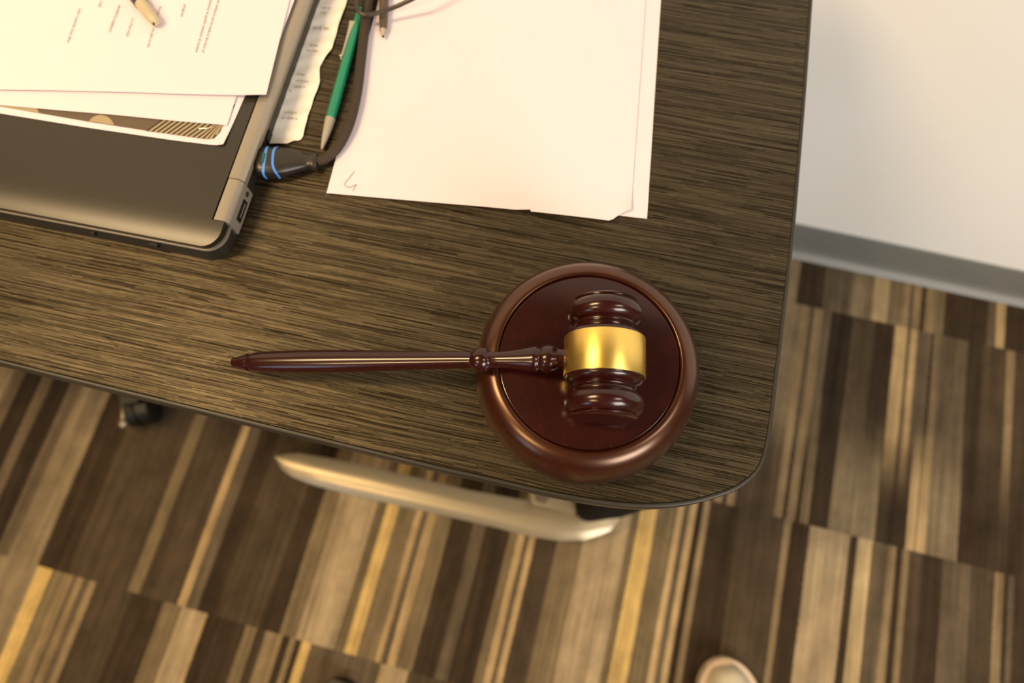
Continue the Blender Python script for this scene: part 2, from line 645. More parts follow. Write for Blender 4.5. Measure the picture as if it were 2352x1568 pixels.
# coved vinyl base: flat face with a toe that flares out on to the carpet
prof = [(0.0, 0.100), (0.0035, 0.100), (0.0042, 0.098), (0.0042, 0.026), (0.006, 0.016), (0.0095, 0.009), (0.015, 0.0045), (0.021, 0.0025), (0.022, 0.0), (0.0, 0.0)]
bm = bmesh.new()
ends = []
for u in (-3.2, 3.2):
    ends.append([bm.verts.new(uvp(u, vw - d - 0.0005, z + 0.0005)) for d, z in prof])
for i in range(len(prof)):
    j = (i + 1) % len(prof)
    bm.faces.new((ends[0][i], ends[1][i], ends[1][j], ends[0][j]))
bm.faces.new(ends[0]); bm.faces.new(ends[1])
struct(from_bm('baseboard_back', bm, M['base'], None, True, 0.9))

# ------------------------------------------------------------------ desk
edge_px = [(1868, 0), (1854, 200), (1838, 400), (1825, 550), (1808, 700), (1797, 800), (1788, 870), (1778, 960), (1770, 1010),
           (1761, 1050), (1748, 1079), (1725, 1104), (1690, 1127), (1646, 1143), (1598, 1156), (1550, 1163), (1500, 1166),
           (1450, 1165), (1400, 1160), (1350, 1153), (1300, 1144), (1250, 1134), (1200, 1123), (1100, 1100), (1000, 1078),
           (769, 1022), (600, 981), (400, 932), (200, 884), (0, 835)]
E = [W(x, y, T).to_2d() for x, y in edge_px]
u_t = Vector((math.cos(TAZ), math.sin(TAZ))); v_t = Vector((-u_t.y, u_t.x))
back = E[0] + v_t * 0.075
E2 = [E[0] + v_t * 0.075] + E + [E[-1] - u_t * 0.9]
E2.append(E2[-1] + v_t * (E2[0] - E2[-1]).dot(v_t))
sm = catmull([Vector((p.x, p.y, 0)) for p in E2[1:-2]], 4)
outline = [E2[0]] + [p.to_2d() for p in sm] + [E2[-2], E2[-1]]
outline.reverse()            # counter-clockwise
area2 = sum(outline[i - 1].x * outline[i].y - outline[i].x * outline[i - 1].y for i in range(len(outline)))
if area2 < 0:
    outline.reverse()
desk = thing('desk', 'dark wood-grain office desk with rounded corner holding the gavel, laptop and papers', 'desk', (E[15].x, E[15].y, 0))
dl = Vector((-E[15].x, -E[15].y, 0))
inner = grow(outline, 0.0040)
top = prism('desktop', [tuple(p) for p in inner], T - 0.027, T, M['desk'], None, smooth=False)
# edge band, rounded over
bm = bmesh.new()
bp = [(0.0040, -0.0016), (0.0034, -0.0002), (0.0030, 0.0), (0.0012, -0.0002), (0.0003, -0.0010), (0.0, -0.0022), (0.0, -0.0255), (0.0006, -0.0270), (0.0040, -0.0275)]
rings = []
for off, dz in bp:
    g = grow(outline, off)
    rings.append([bm.verts.new((p.x, p.y, T + dz)) for p in g])
n = len(outline)
for a, b in zip(rings, rings[1:]):
    for i in range(n):
        j = (i + 1) % n
        bm.faces.new((a[i], a[j], b[j], b[i]))
band = from_bm('edge_band', bm, M['edge'], None, True, 1.2)


def adopt(o, par):
    o.parent = par
    o.matrix_parent_inverse = Matrix.Translation(-par.location) if par.rotation_euler.z == 0 else par.matrix_basis.inverted()
    return o


adopt(top, desk); adopt(band, desk)
FZ = 0.042
fu = [(631, 1047), (655, 1042), (686, 1041), (751, 1051), (847, 1070), (981, 1102), (1077, 1125), (1191, 1146), (1280, 1160), (1345, 1158), (1392, 1135), (1420, 1095)]
fl = [(633, 1051), (645, 1076), (667, 1093), (721, 1114), (805, 1135), (904, 1158), (1019, 1183), (1134, 1209.5), (1211, 1230), (1287, 1242), (1345, 1240), (1402, 1219), (1436, 1177), (1452, 1120)]
foot = sheet('foot', [W(x, y, FZ) for x, y in fu], [W(x, y, FZ) for x, y in fl], M['foot'], thick=0.026, rows=60, cols=13,
             zf=lambda i, s, p: 0.010 * (1 - abs(2 * s - 1) ** 2.2) * min(1, i * 6 + 0.2) * min(1, (1 - i) * 5 + 0.1))
adopt(foot, desk)
cpos = W(1384, 1160, 0.03)


def stadium(cx, cy, lx, ly, ang, n=8):
    r = ly / 2
    pts = []
    for k in range(n + 1):
        a = -math.pi / 2 + math.pi * k / n
        pts.append((lx / 2 - r + r * math.cos(a), r * math.sin(a)))
    for k in range(n + 1):
        a = math.pi / 2 + math.pi * k / n
        pts.append((-lx / 2 + r + r * math.cos(a), r * math.sin(a)))
    ca, sa = math.cos(ang), math.sin(ang)
    return [(cx + x * ca - y * sa, cy + x * sa + y * ca) for x, y in pts]


col = prism('leg_column', stadium(cpos.x, cpos.y, 0.105, 0.052, TAZ + 0.35), 0.048, T - 0.028, M['matte'])
adopt(col, desk)
# silver bracket on the foot beside the column
bo = [W(x, y, 0.075).to_2d() for x, y in ((1216, 1128), (1221, 1158), (1258, 1166), (1312, 1179), (1342, 1166), (1352, 1140))]
br = prism('foot_bracket', [tuple(p) for p in bo][::-1], 0.05, 0.075, M['foot'], None, bevel=0.003)
adopt(br, desk)
bi = [W(x, y, 0.0765).to_2d() for x, y in ((1228, 1133), (1231, 1151), (1252, 1156), (1262, 1140))]
b2 = prism('bracket_slot', [tuple(p) for p in bi][::-1], 0.070, 0.0765, M['print'])
adopt(b2, br) if False else adopt(b2, desk)
beam = prism('support_beam', stadium(cpos.x - 0.40 * u_t.x + 0.16 * v_t.x, cpos.y - 0.40 * u_t.y + 0.16 * v_t.y, 0.7, 0.05, TAZ), T - 0.068, T - 0.0285, M['matte'])
adopt(beam, desk)

# ------------------------------------------------------------------ caster chair under the desk
cc = W(329, 948, 0.034)
hub = Vector((cc.x - 0.02, cc.y + 0.27, 0))
chair = thing('office_chair', 'office chair whose black caster with a chrome pin peeks from under the desk edge', 'chair', hub)


def wheel(parent, c, ang):
    dx = Vector((math.cos(ang), math.sin(ang), 0))
    w = lathe('caster', [(-0.025, 0.0), (-0.025, 0.026), (-0.021, 0.0325), (-0.004, 0.0335), (-0.003, 0.030), (0.003, 0.030), (0.004, 0.0335), (0.021, 0.0325), (0.025, 0.026), (0.025, 0.0)],
              M['black'], parent, c, dx, seg=32)
    return w


arms = bmesh.new()
for q in range(5):
    a = math.atan2(cc.y - hub.y, cc.x - hub.x) + TAU * q / 5
    d = Vector((math.cos(a), math.sin(a), 0)); s = Vector((-d.y, d.x, 0))
    e = d * 0.262
    vs = []
    for p, w_, z0, z1 in ((d * 0.02, 0.03, 0.065, 0.11), (e, 0.016, 0.066, 0.082)):
        vs.append([arms.verts.new(p + s * w_ + Vector((0, 0, z0))), arms.verts.new(p - s * w_ + Vector((0, 0, z0))),
                   arms.verts.new(p - s * w_ + Vector((0, 0, z1))), arms.verts.new(p + s * w_ + Vector((0, 0, z1)))])
    for i in range(4):
        j = (i + 1) % 4
        arms.faces.new((vs[0][i], vs[0][j], vs[1][j], vs[1][i]))
    arms.faces.new(vs[0]); arms.faces.new(vs[1])
    wheel(chair, Vector((e.x, e.y, 0.034)), a + 1.60)
from_bm('star_base', arms, M['black'], chair, False)
lathe('gas_column', [(0.06, 0.0), (0.06, 0.028), (0.25, 0.028), (0.25, 0.014), (0.42, 0.014), (0.42, 0.0)], M['black'], chair, seg=32)
prism('seat', [(0.2 * (abs(math.cos(a)) ** 0.5) * (1 if math.cos(a) > 0 else -1), 0.2 * (abs(math.sin(a)) ** 0.5) * (1 if math.sin(a) > 0 else -1) + 0.04) for a in [TAU * (i + 0.5) / 32 for i in range(32)]], 0.42, 0.49, M['fabric'], chair, bevel=0.02)
M['dullchrome'] = simple('dull_chrome', (0.28, 0.23, 0.17), 0.4, 0.6)
pin = tube('chrome_pin', [W(288, 905, 0.05), W(286, 930, 0.048), W(284, 965, 0.046)], 0.006, M['dullchrome'])
adopt(pin, chair)
knob = lathe('pin_end', [(-0.009, 0), (-0.007, 0.006), (0, 0.009), (0.007, 0.006), (0.009, 0)], M['dullchrome'], None, W(283, 972, 0.046), (0, 1, 0), seg=24)
adopt(knob, chair)


# ------------------------------------------------------------------ shoes
def shoe(name, toe, ang, mats, label, wid=0.104, ln=0.285):
    t = thing(name, label, 'shoe', (toe.x, toe.y, 0), ang)

    def half(s, w):          # s from the toe, metres
        x = s / ln
        return w / 2 * (min(1, (x / 0.24)) * (2 - min(1, x / 0.24))) ** 0.5 * (1 - 0.22 * math.exp(-((x - 0.62) / 0.16) ** 2)) * (1 if x < 0.88 else max(0.02, 1 - ((x - 0.88) / 0.12) ** 2) ** 0.5)

    def body(nm, w, ins, z0, zt, mat, dome):
        N = 34
        L_, R_ = [], []
        for i in range(N):
            q = i / (N - 1)
            s = ins + (ln - 2 * ins) * (0.5 - 0.5 * math.cos(math.pi * q))
            h = max(half(max(s, 0.0004), wid) - ins, 0.0008)
            L_.append(Vector((-h, -s, zt))); R_.append(Vector((h, -s, zt)))
        return sheet(nm, L_, R_, mat, thick=zt - z0, cols=13, samp=False, zf=dome, parent=t, angle=1.0)
    body('sole', wid, 0.0, 0.0, 0.027, mats[0], lambda i, s, p: 0.002 * (1 - abs(2 * s - 1) ** 4))
    body('upper', wid, 0.011, 0.026, 0.030, mats[1], lambda i, s, p: (0.018 + 0.035 * min(1, i * 1.6)) * max(0, 1 - abs(2 * s - 1) ** 2.6) ** 0.6 * min(1, (i * 9)) ** 0.5)
    return t


tp = W(1656, 1510, 0.02)
shoe('canvas_shoe', tp, 0.04, (M['sole'], M['shoe']), 'cream canvas shoe toe with peach rubber sole on the carpet')
tp = W(766, 1561, 0.03)
shoe('leather_shoe', tp, 0.1, (M['blackshoe'], M['blackshoe']), 'black shoe tip just entering at the bottom edge, left of the cream shoe', wid=0.088)

# ------------------------------------------------------------------ sound block
BH = 0.047
bc = W(1352.5, 827, T + BH)
blk = thing('sound_block', 'round reddish-brown wooden sound block with moulded rim under the gavel head', 'sound block', (bc.x, bc.y, T + 0.0003))
RG = 0.0688
lathe('rim', [(0.0, 0.0), (0.0, 0.0865), (0.0015, 0.0882), (0.005, 0.0892), (0.010, 0.0898), (0.016, 0.0898), (0.023, 0.0889), (0.030, 0.0877), (0.0365, 0.0857),
              (0.0415, 0.0831), (0.0448, 0.0803), (0.0471, 0.0773), (0.0485, 0.0742), (0.0490, 0.0718), (0.0487, 0.0704), (0.0479, 0.0695), (0.0468, 0.0692), (0.0430, 0.0692), (0.0430, 0.0)],
      M['rimwood'], blk, seg=144, cap=False)
lathe('striking_disc', [(0.0431, 0.0), (0.0431, RG + 0.0001), (BH - 0.0004, RG + 0.0001), (BH - 0.0001, RG - 0.0004), (BH, RG - 0.0010), (BH, 0.0)], M['disc'], blk, seg=144, cap=False)

# ------------------------------------------------------------------ gavel
HZ = T + BH + 0.0293 + 0.0008
hc = W(1388.5, 823, HZ)
tip = W(534, 832, T + 0.0175)
gav = thing('gavel', 'glossy dark red-brown wooden gavel with a brass band lying across the sound block', 'gavel', (hc.x, hc.y, HZ))
ax = (hc - tip)
HL = ax.length
# handle profile measured along the handle: photo pixels from the tip (855 to the head axis)
hp = [(0, 0), (1, 9), (3, 11.5), (8, 12.2), (17, 14.5), (28, 18), (36, 20.5), (40, 21.3), (41.5, 18.5), (46, 18.5), (48, 20), (50, 22), (60, 24.3), (85, 26.3), (120, 27.6), (170, 28.6), (230, 28.8), (290, 28),
      (350, 26.2), (410, 24), (470, 22.2), (530, 21), (574, 20.3), (577, 20.5), (579, 23), (583, 26.5), (589, 29.3), (596, 30.4), (603, 29.6), (609, 26.5), (613, 22.5), (615, 20), (620, 18.6), (640, 19.6),
      (665, 22.5), (690, 27), (707, 30.5), (714, 31.5), (718, 30), (721, 26.5), (724, 26.5), (727, 30), (733, 33), (740, 34), (747, 33), (753, 30), (757, 27), (762, 24), (766, 24), (790, 20), (790, 0)]
pr = []
for q, r in hp:
    t = q / 855.0
    s = (0.520 + (0.478 - 0.520) * t) / FPX * 1.0
    pr.append((t * HL, r * s))
hd = lathe('handle', pr, M['wood'], None, tip, ax, seg=48, cap=False, angle=0.9)
adopt(hd, gav)
adir = (W(1389.5, 705, HZ) - W(1386.0, 935, HZ)).normalized()
half = [(0, 0.0282), (0.0128, 0.0282), (0.0142, 0.0280), (0.0158, 0.0270), (0.0170, 0.0252), (0.0178, 0.0232), (0.0183, 0.0222), (0.0190, 0.0224), (0.0198, 0.0228), (0.0205, 0.0223), (0.0209, 0.0216),
        (0.0214, 0.0219), (0.0222, 0.0222), (0.0228, 0.0221), (0.0232, 0.0226), (0.0238, 0.0240), (0.0252, 0.0262), (0.0272, 0.0277), (0.0298, 0.0283), (0.0325, 0.0279), (0.0346, 0.0267),
        (0.0361, 0.0250), (0.0368, 0.0240), (0.0372, 0.0231), (0.0377, 0.0236), (0.0384, 0.0239), (0.0391, 0.0233), (0.0395, 0.0222), (0.0398, 0.0205), (0.0400, 0.0)]
half = [(a * 1.11, r) for a, r in half]
prof = [(-a, r) for a, r in reversed(half[1:])] + half
head = lathe('head', prof, M['wood'], None, hc, adir, seg=96, cap=False, angle=0.9)
adopt(head, gav)
bw = 0.0146
bandp = [(-bw, 0.0283), (-bw, 0.0291), (-bw + 0.0003, 0.0293), (bw - 0.0003, 0.0293), (bw, 0.0291), (bw, 0.0283)]
bb = lathe('brass_band', bandp, M['brass'], None, hc, adir, seg=128, cap=False, angle=0.8)
adopt(bb, gav)

# ------------------------------------------------------------------ laptop
LA = math.radians(73.2)
lap = thing('laptop', 'closed black laptop with grey hinge strip, papers lying on its lid', 'laptop', (W(535, 588, T).x, W(535, 588, T).y, T + 0.0004), LA)


def rrect(a0, b0, a1, b1, r, n=8):
    pts = []
    for cx, cy, s in ((a0 + r, b0 + r, math.pi), (a1 - r, b0 + r, 1.5 * math.pi), (a1 - r, b1 - r, 0), (a0 + r, b1 - r, 0.5 * math.pi)):
        for k in range(n + 1):
            a = s + math.pi / 2 * k / n
            pts.append((cx + r * math.cos(a), cy + r * math.sin(a)))
    return pts


bt = rrect(-0.0046, 0.0014, 0.345, 0.245, 0.0165)
bb_ = rrect(-0.0075, 0.0030, 0.348, 0.246, 0.0165)
base_l = prism('base', bt, 0.0, 0.0165, M['chassis'], lap, bevel=0.0012, taper=bb_)
ins = rrect(-0.0062, 0.0004, 0.3465, 0.2465, 0.0175)
prism('trim_line', ins, 0.0160, 0.0180, M['seam'], lap, bevel=0.0004)
prism('lid_gap_shadow', rrect(-0.0034, 0.0026, 0.343, 0.243, 0.016), 0.0176, 0.0205, M['black'], lap)  # black filler painting the shadow line between lid and base
R_ = 0.0165
Lp, Rp = [], []
avals = [-0.0050 + R_ * (1 - math.cos(math.pi / 2 * i / 14)) for i in range(15)] + [0.0150, 0.0185, 0.0194, 0.01945] + [0.024, 0.032, 0.045, 0.08, 0.15, 0.25, 0.345]
for a in avals:
    if a < -0.0050 + R_:
        dx = (-0.0050 + R_) - a
        bmin = 0.0020 + R_ - math.sqrt(max(R_ * R_ - dx * dx, 0))
    elif a < 0.01942:
        bmin = 0.0020
    else:
        bmin = 0.0135
    drop = 0.0034 * max(0.0, (0.026 - a) / 0.031) ** 2.8
    Lp.append(Vector((a, bmin, 0.0278 - drop))); Rp.append(Vector((a, 0.243, 0.0278 - drop)))
lid = sheet('lid', Lp, Rp, M['lid'], thick=0.0060, cols=12, samp=False, parent=lap, angle=0.5)


def hinge(name, a0, a1, prof, mat):
    bm = bmesh.new()
    e0 = [bm.verts.new((a0, b, z)) for b, z in prof]
    e1 = [bm.verts.new((a1, b, z)) for b, z in prof]
    for i in range(len(prof)):
        j = (i + 1) % len(prof)
        bm.faces.new((e0[i], e1[i], e1[j], e0[j]))
    bm.faces.new(e0); bm.faces.new(e1)
    return from_bm(name, bm, mat, lap, True, 0.5)


hinge('hinge_bar', 0.0612, 0.30, [(0.0123, 0.0195), (0.0123, 0.0277), (0.0119, 0.0280), (0.0030, 0.0282), (0.0022, 0.0279), (-0.0010, 0.0245), (-0.0012, 0.0215), (0.0000, 0.0195)], M['silver'])
hg = hinge('hinge_end_cap', 0.0199, 0.0604, [(0.0120, 0.006), (0.0120, 0.0277), (0.0116, 0.0280), (0.0028, 0.0282), (0.0020, 0.0279), (-0.0006, 0.0245), (-0.0010, 0.0225), (-0.0004, 0.0035), (0.0008, 0.0028)], M['silver'])
# video port on the rear face of the end cap
port = box('video_port', (0.0285, -0.0016, 0.0085), (0.0490, 0.0035, 0.0165), M['black'], hg, bevel=0.0007)
box('port_tongue', (0.0320, -0.0019, 0.0120), (0.0460, 0.0002, 0.0131), M['silver'], hg)
lathe('power_socket', [(0, 0), (0, 0.0022), (0.0005, 0.0026), (0.0008, 0.002), (0.0008, 0)], M['chassis'], hg, (0.0550, -0.0008, 0.0135), (0, -1, 0), seg=20)
box('side_slot', (-0.0088, 0.062, 0.0085), (-0.004, 0.070, 0.0125), M['black'], lap)
box('side_slot', (-0.0088, 0.122, 0.0085), (-0.004, 0.126, 0.0120), M['black'], lap)
box('rear_port', (0.114, 0.0007, 0.004), (0.124, 0.0035, 0.011), M['black'], lap)

# ------------------------------------------------------------------ papers on the laptop
Z1 = T + 0.0290
# stapled printed booklet, lowest of the pile


def PL(z, *pts):
    return [W(x, y, z) for x, y in pts]


zb = Z1
bk = sheet('printed_booklet', PL(zb, (-80, 248), (-260, -400)), PL(zb, (512, 335), (850, -420)), M['paper'], thick=0.0004, rows=20, cols=20)
# the booklet's true lower edge is slightly bowed and its corner curls
bpy.data.objects.remove(bk)
bk = sheet('printed_booklet', PL(zb, (-80, 246), (0, 260), (196, 292), (400, 322), (475, 331), (500, 334), (514, 333)),
           PL(zb, (-40, -200), (100, -190), (300, -180), (500, -170), (640, -165), (700, -160), (725, -160)), M['paper'], thick=0.0004, rows=40, cols=24,
           zf=lambda i, s, p: 0.0016 * max(0, i - 0.96) * 25 * max(0, 1 - s * 8) ** 2)
tag(bk, 'white-bordered dark booklet with diagonal stripes, lowest sheet in the pile on the laptop', 'booklet')
zi = zb + 0.0004
pan = sheet('printed_panel', PL(zi, (-80, 231), (0, 244), (196, 278), (350, 302), (475, 320), (493, 318), (506, 303)),
            PL(zi, (-40, -150), (100, -150), (300, -140), (470, -130), (600, -125), (640, -120), (650, -120)), M['print'], thick=0.0001, rows=30, cols=12)
adopt(pan, bk)


def disc2(name, c, r, z, mat, parent, clip):
    pts = []
    for k in range(48):
        a = TAU * k / 48
        x, y = c[0] + r * math.cos(a), c[1] + r * math.sin(a)
        lim = clip(x)
        pts.append((x, min(y, lim)))
    w = [W(x, y, z) for x, y in pts]
    o = prism(name, [(p.x, p.y) for p in w][::-1], z - 0.00005, z + 0.00005, mat)
    adopt(o, parent)


edge_line = lambda x: 244 + (x - 0) * (302 - 244) / 350.0 if x < 350 else 302 + (x - 350) * 18 / 125.0
disc2('printed_circle', (231, 296), 32, zi + 0.0002, M['printlt'], bk, edge_line)
disc2('printed_circle', (22, 282), 71, zi + 0.0002, M['printlt'], bk, edge_line)
bkp = [(335, 300.5), (475, 318), (492, 316), (504, 302), (540, 240), (421, 240)]
wb = [W(x, y, zi + 0.0001) for x, y in bkp]
pb_ = prism('printed_stripe_ground', [(p.x, p.y) for p in wb], zi + 0.0001, zi + 0.00014, M['printdk'])
adopt(pb_, bk)
for q in range(14):
    x0 = 341 + q * 11.6
    yb = edge_line(x0)
    if x0 > 480:
        yb = 318 - (x0 - 480) * 0.75
    yt = 262
    x1 = x0 + (yb - yt) * 1.42
    pts = [(x0, yb), (x0 + 6.3, yb + 0.7), (x1 + 6.3, yt), (x1, yt)]
    # stop the stripes at the printed panel's right side
    rlim = lambda y: 551 - (y - 219) * 0.548
    pts2 = []
    for x, y in pts:
        pts2.append((min(x, rlim(y) - 1), y))
    w = [W(x, y, zi + 0.0002) for x, y in pts2]
    st = prism('printed_stripe', [(p.x, p.y) for p in w], zi + 0.00015, zi + 0.00025, M['printlt'])
    adopt(st, bk)
stp = tube('staple', [W(457, 295, zi + 0.0006), W(473, 294.5, zi + 0.0008), W(490, 293, zi + 0.0006)], 0.0003, M['chrome'], seg=8, n=4)
adopt(stp, bk)

z2 = zb + 0.0016
mid = sheet('paper_sheet', PL(z2, (-120, 229), (0, 241), (150, 254), (260, 263), (400, 277), (521, 287)),
            PL(z2, (-60, -180), (50, -180), (250, -175), (400, -170), (560, -165), (668, -160)), M['paper'], thick=0.0003, rows=30, cols=20)
tag(mid, 'plain white sheet sticking out just below the top typed page on the laptop', 'paper')
z3 = z2 + 0.0012
und = sheet('paper_sheet', PL(z3, (-120, 190), (300, 206), (584, 206), (601, 202)),
            PL(z3, (-60, -180), (300, -180), (640, -160), (735, -160)), M['paper'], thick=0.0003, rows=24, cols=20)
tag(und, 'white sheet hidden directly under the typed page, its right edge peeking out', 'paper')
z4 = z3 + 0.0012


def topz(i, s, p):
    return 0.0030 * max(0, i - 0.55) ** 1.6 * max(0, 1 - 1.1 * s)


pg = sheet('typed_page', PL(z4, (-120, 203), (0, 205), (120, 207), (300, 211), (430, 216), (550, 219), (612, 218)),
           PL(z4, (-60, -190), (60, -185), (180, -180), (340, -175), (480, -170), (620, -165), (704, -160)), M['paper'], thick=0.0003, rows=40, cols=24, zf=topz)
tag(pg, 'white typed page on top of the pile on the laptop, text running sideways', 'paper')
zt = z4 + 0.0004
lines = [('such evidence can be made in the form of', 466, 121, 507, -14, 0), ('testimony of specific instances of conduct', 451, 121, 489, -14, 0), ('prognosis', 417, 39, 430, -5, 0),
         ('the moral could not give to the', 340, 109, 378, -14, 0), ('in a free hand', 292, 84, 318, 5, 0), ('decided by judge/jury', 252, 75, 285, -14, 0),
         ('copy', 229, 17, 236, -8, 0), ('other materials (may allow', 156, 99, 196, -14, 0)]
for s, x, y, x0, y0, zz in lines:
    a = W(x, y, zt); b = W(x0, y0, zt)
    d = a - b
    tx = text('typed_line', s, a, math.atan2(d.y, d.x), 0.0037, M['ink'], None, 'RIGHT', 0.0, 0.0003)
    adopt(tx, pg)

# marker pen lying on the typed page
ma = W(361, 55, zt + 0.0050); mb = W(268, -62, zt + 0.0062)
mk = thing('marker_pen', 'ivory-grey capped marker lying on the typed page with dark printed band', 'pen', ma)
mm = [(0, 0), (0.0003, 0.0018), (0.001, 0.0032), (0.003, 0.0046), (0.007, 0.0052), (0.014, 0.0056), (0.0375, 0.0060), (0.0378, 0.0060), (0.12, 0.0058), (0.122, 0.0)]
brl = lathe('barrel', mm, M['marker'], None, ma, mb - ma, seg=36, cap=False); adopt(brl, mk)
mdir = (mb - ma).normalized()
bnd = lathe('printed_band', [(0, 0.0060), (0, 0.00625), (0.012, 0.00625), (0.012, 0.0060)], simple('dark_blue_band', (0.05, 0.055, 0.07), 0.3), None, ma + mdir * 0.0295, mdir, seg=36, cap=False); adopt(bnd, mk)
dot = lathe('cap_hole', [(0, 0), (0, 0.0011), (0.0006, 0.0009), (0.0006, 0)], M['black'], None, W(353, 55, zt + 0.0085), (0.2, -0.5, 0.8), seg=16); adopt(dot, mk)

# ------------------------------------------------------------------ torn strip
zs = T + 0.0010
strip = sheet('torn_paper', PL(zs, (700, -60), (680, 0), (650, 80), (620, 160), (590, 240), (560, 331)),
              PL(zs, (812, -60), (798, 0), (789, 30), (780, 52), (771, 84), (763, 113), (758, 120), (745, 136), (736, 152), (734, 160), (734.5, 180), (736, 188), (731, 204), (722, 224), (715, 245), (708, 267), (702, 292), (697, 312), (693, 320), (684, 324), (676, 323), (660, 330)),
              M['thinpaper'], thick=0.0003, rows=80, cols=20, zf=lambda i, s, p: 0.0010 + 0.0005 * math.sin(i * 31) * s + 0.0003 * math.sin(i * 77 + s * 9))
tag(strip, 'torn strip of printed paper beside the laptop hinge, right edge ragged', 'paper')
for s, x, y, sz in (('out of', 749, 18, 0.0036), ('risks', 743, 29, 0.0036), ('and to', 737, 64, 0.0062), ('times', 722, 104, 0.0036), ('in a few', 718, 116, 0.0036), ('k like', 692, 171, 0.0036),
                    ('of If you', 695, 186, 0.0036), ('make it', 688, 199, 0.0036), ('it', 667, 209, 0.0036), ('pulling it', 667, 258, 0.0036), ('or cable is', 665, 271, 0.0036)):
    a = W(x, y, zs + 0.0020); b = W(x + 20, y + 1.0, zs + 0.0020)
    tx = text('printed_line', s, a, math.atan2((b - a).y, (b - a).x), sz, M['ink2'], None, 'CENTER', 0.0, 0.0)
    adopt(tx, strip)

# ------------------------------------------------------------------ sheets on the desk at right
za = T + 0.0008
low = sheet('paper_sheet', PL(za, (930, -120), (920, -60), (880, 200), (850, 330), (825, 425)), PL(za, (1526, -120), (1522, -60), (1505, 200), (1497, 330), (1486, 502)), M['paper'], thick=0.0003, rows=40, cols=40,
            zf=lambda i, s, p: 0.0012 * math.exp(-((i - 0.94) / 0.02) ** 2) * max(0, s - 0.93) * 14)
tag(low, 'white sheet on the desk, its right strip and corner showing beneath the marked sheet', 'paper')
zc = T + 0.0022
lo_edge = [(750, 443), (850, 452), (1000, 465), (1120, 475), (1180, 481), (1202, 481), (1218, 480.5), (1219, 485), (1300, 494), (1360, 501), (1398, 506), (1408, 503), (1419, 495), (1436, 487), (1449, 482)]
up_edge = [(902, -120), (980, -120), (1080, -120), (1200, -120), (1240, -120), (1262, -120), (1280, -120), (1282, -120), (1350, -120), (1400, -120), (1440, -120), (1450, -120), (1460, -120), (1480, -120), (1491, -120)]
marked = sheet('paper_sheet', PL(zc, *lo_edge), PL(zc, *up_edge), M['paper'], thick=0.0003, cols=40, samp=False,
               zf=lambda i, s, p: 0.0028 * max(0, i - 0.86) * 7 * max(0, 1 - s * 14) ** 1.5)
tag(marked, 'large blank white sheet on the desk with a handwritten hook mark in its corner', 'paper')
hook = tube('handwritten_mark', [W(814, 393, zc + 0.0002), W(803, 408, zc + 0.0002), W(793, 420, zc + 0.0002), W(793, 426, zc + 0.0002), W(804, 430, zc + 0.0002), W(818, 424, zc + 0.0002), W(815, 430, zc + 0.0002), W(811, 438, zc + 0.0002)],
            0.00022, M['biro'], seg=6, n=6)
adopt(hook, marked)

# ------------------------------------------------------------------ green ball pen
pz = T + 0.0056
pa = W(739, 344, T + 0.004); pb = W(829, 20, pz + 0.002)
gp = thing('ballpoint_pen', 'green ballpoint pen with grey tip lying beside the braided cable', 'pen', pa)
d = (pb - pa); PLn = d.length
tipl = PLn * 0.21
brl = lathe('barrel', [(tipl, 0.0), (tipl, 0.0046), (tipl + 0.02, 0.0049), (PLn * 0.7, 0.0046), (PLn * 0.92, 0.0037), (PLn, 0.0030), (PLn + 0.001, 0.0)], M['green'], None, pa, d, seg=32, cap=False); adopt(brl, gp)
tpp = lathe('tip', [(0, 0), (0.0004, 0.0010), (0.003, 0.0016), (0.012, 0.0031), (tipl * 0.75, 0.0043), (tipl, 0.0047)], M['grey'], None, pa, d, seg=32, cap=False); adopt(tpp, gp)
cl = sheet('clip', PL(T + 0.011, (803, 47), (800, 62), (792, 90), (785, 112), (780, 126), (780, 131)), PL(T + 0.011, (815, 48), (808, 66), (800, 88), (792, 110), (787, 127), (786, 132)), M['grey'], thick=0.0012, rows=24, cols=4,
           zf=lambda i, s, p: -0.003 * i); adopt(cl, gp)
nb = lathe('clip_end', [(-0.001, 0), (-0.0009, 0.0013), (0.0009, 0.0013), (0.001, 0)], M['chrome'], None, W(783, 129, T + 0.0083), (0, 0, 1), seg=16); adopt(nb, gp)

# dark stylus-like pen on the sheet
qa = W(880, 84, zc + 0.0040); qb = W(884, -70, zc + 0.0062)
dp = thing('capped_pen', 'dark grey pen with a pale tip lying on the blank sheet near the cord', 'pen', qa)
d = qb - qa
b_ = lathe('barrel', [(0.0075, 0), (0.0075, 0.0034), (0.020, 0.0043), (0.05, 0.0048), (0.14, 0.0050), (0.142, 0)], M['pendk'], None, qa, d, seg=32, cap=False); adopt(b_, dp)
c_ = lathe('tip', [(0, 0), (0.0003, 0.0011), (0.002, 0.0018), (0.0076, 0.0034)], M['grey'], None, qa, d, seg=24, cap=False); adopt(c_, dp)
e_ = lathe('point', [(-0.0012, 0), (-0.0010, 0.0008), (0.0006, 0.0013), (0.0008, 0)], M['black'], None, qa, d, seg=16, cap=False); adopt(e_, dp)

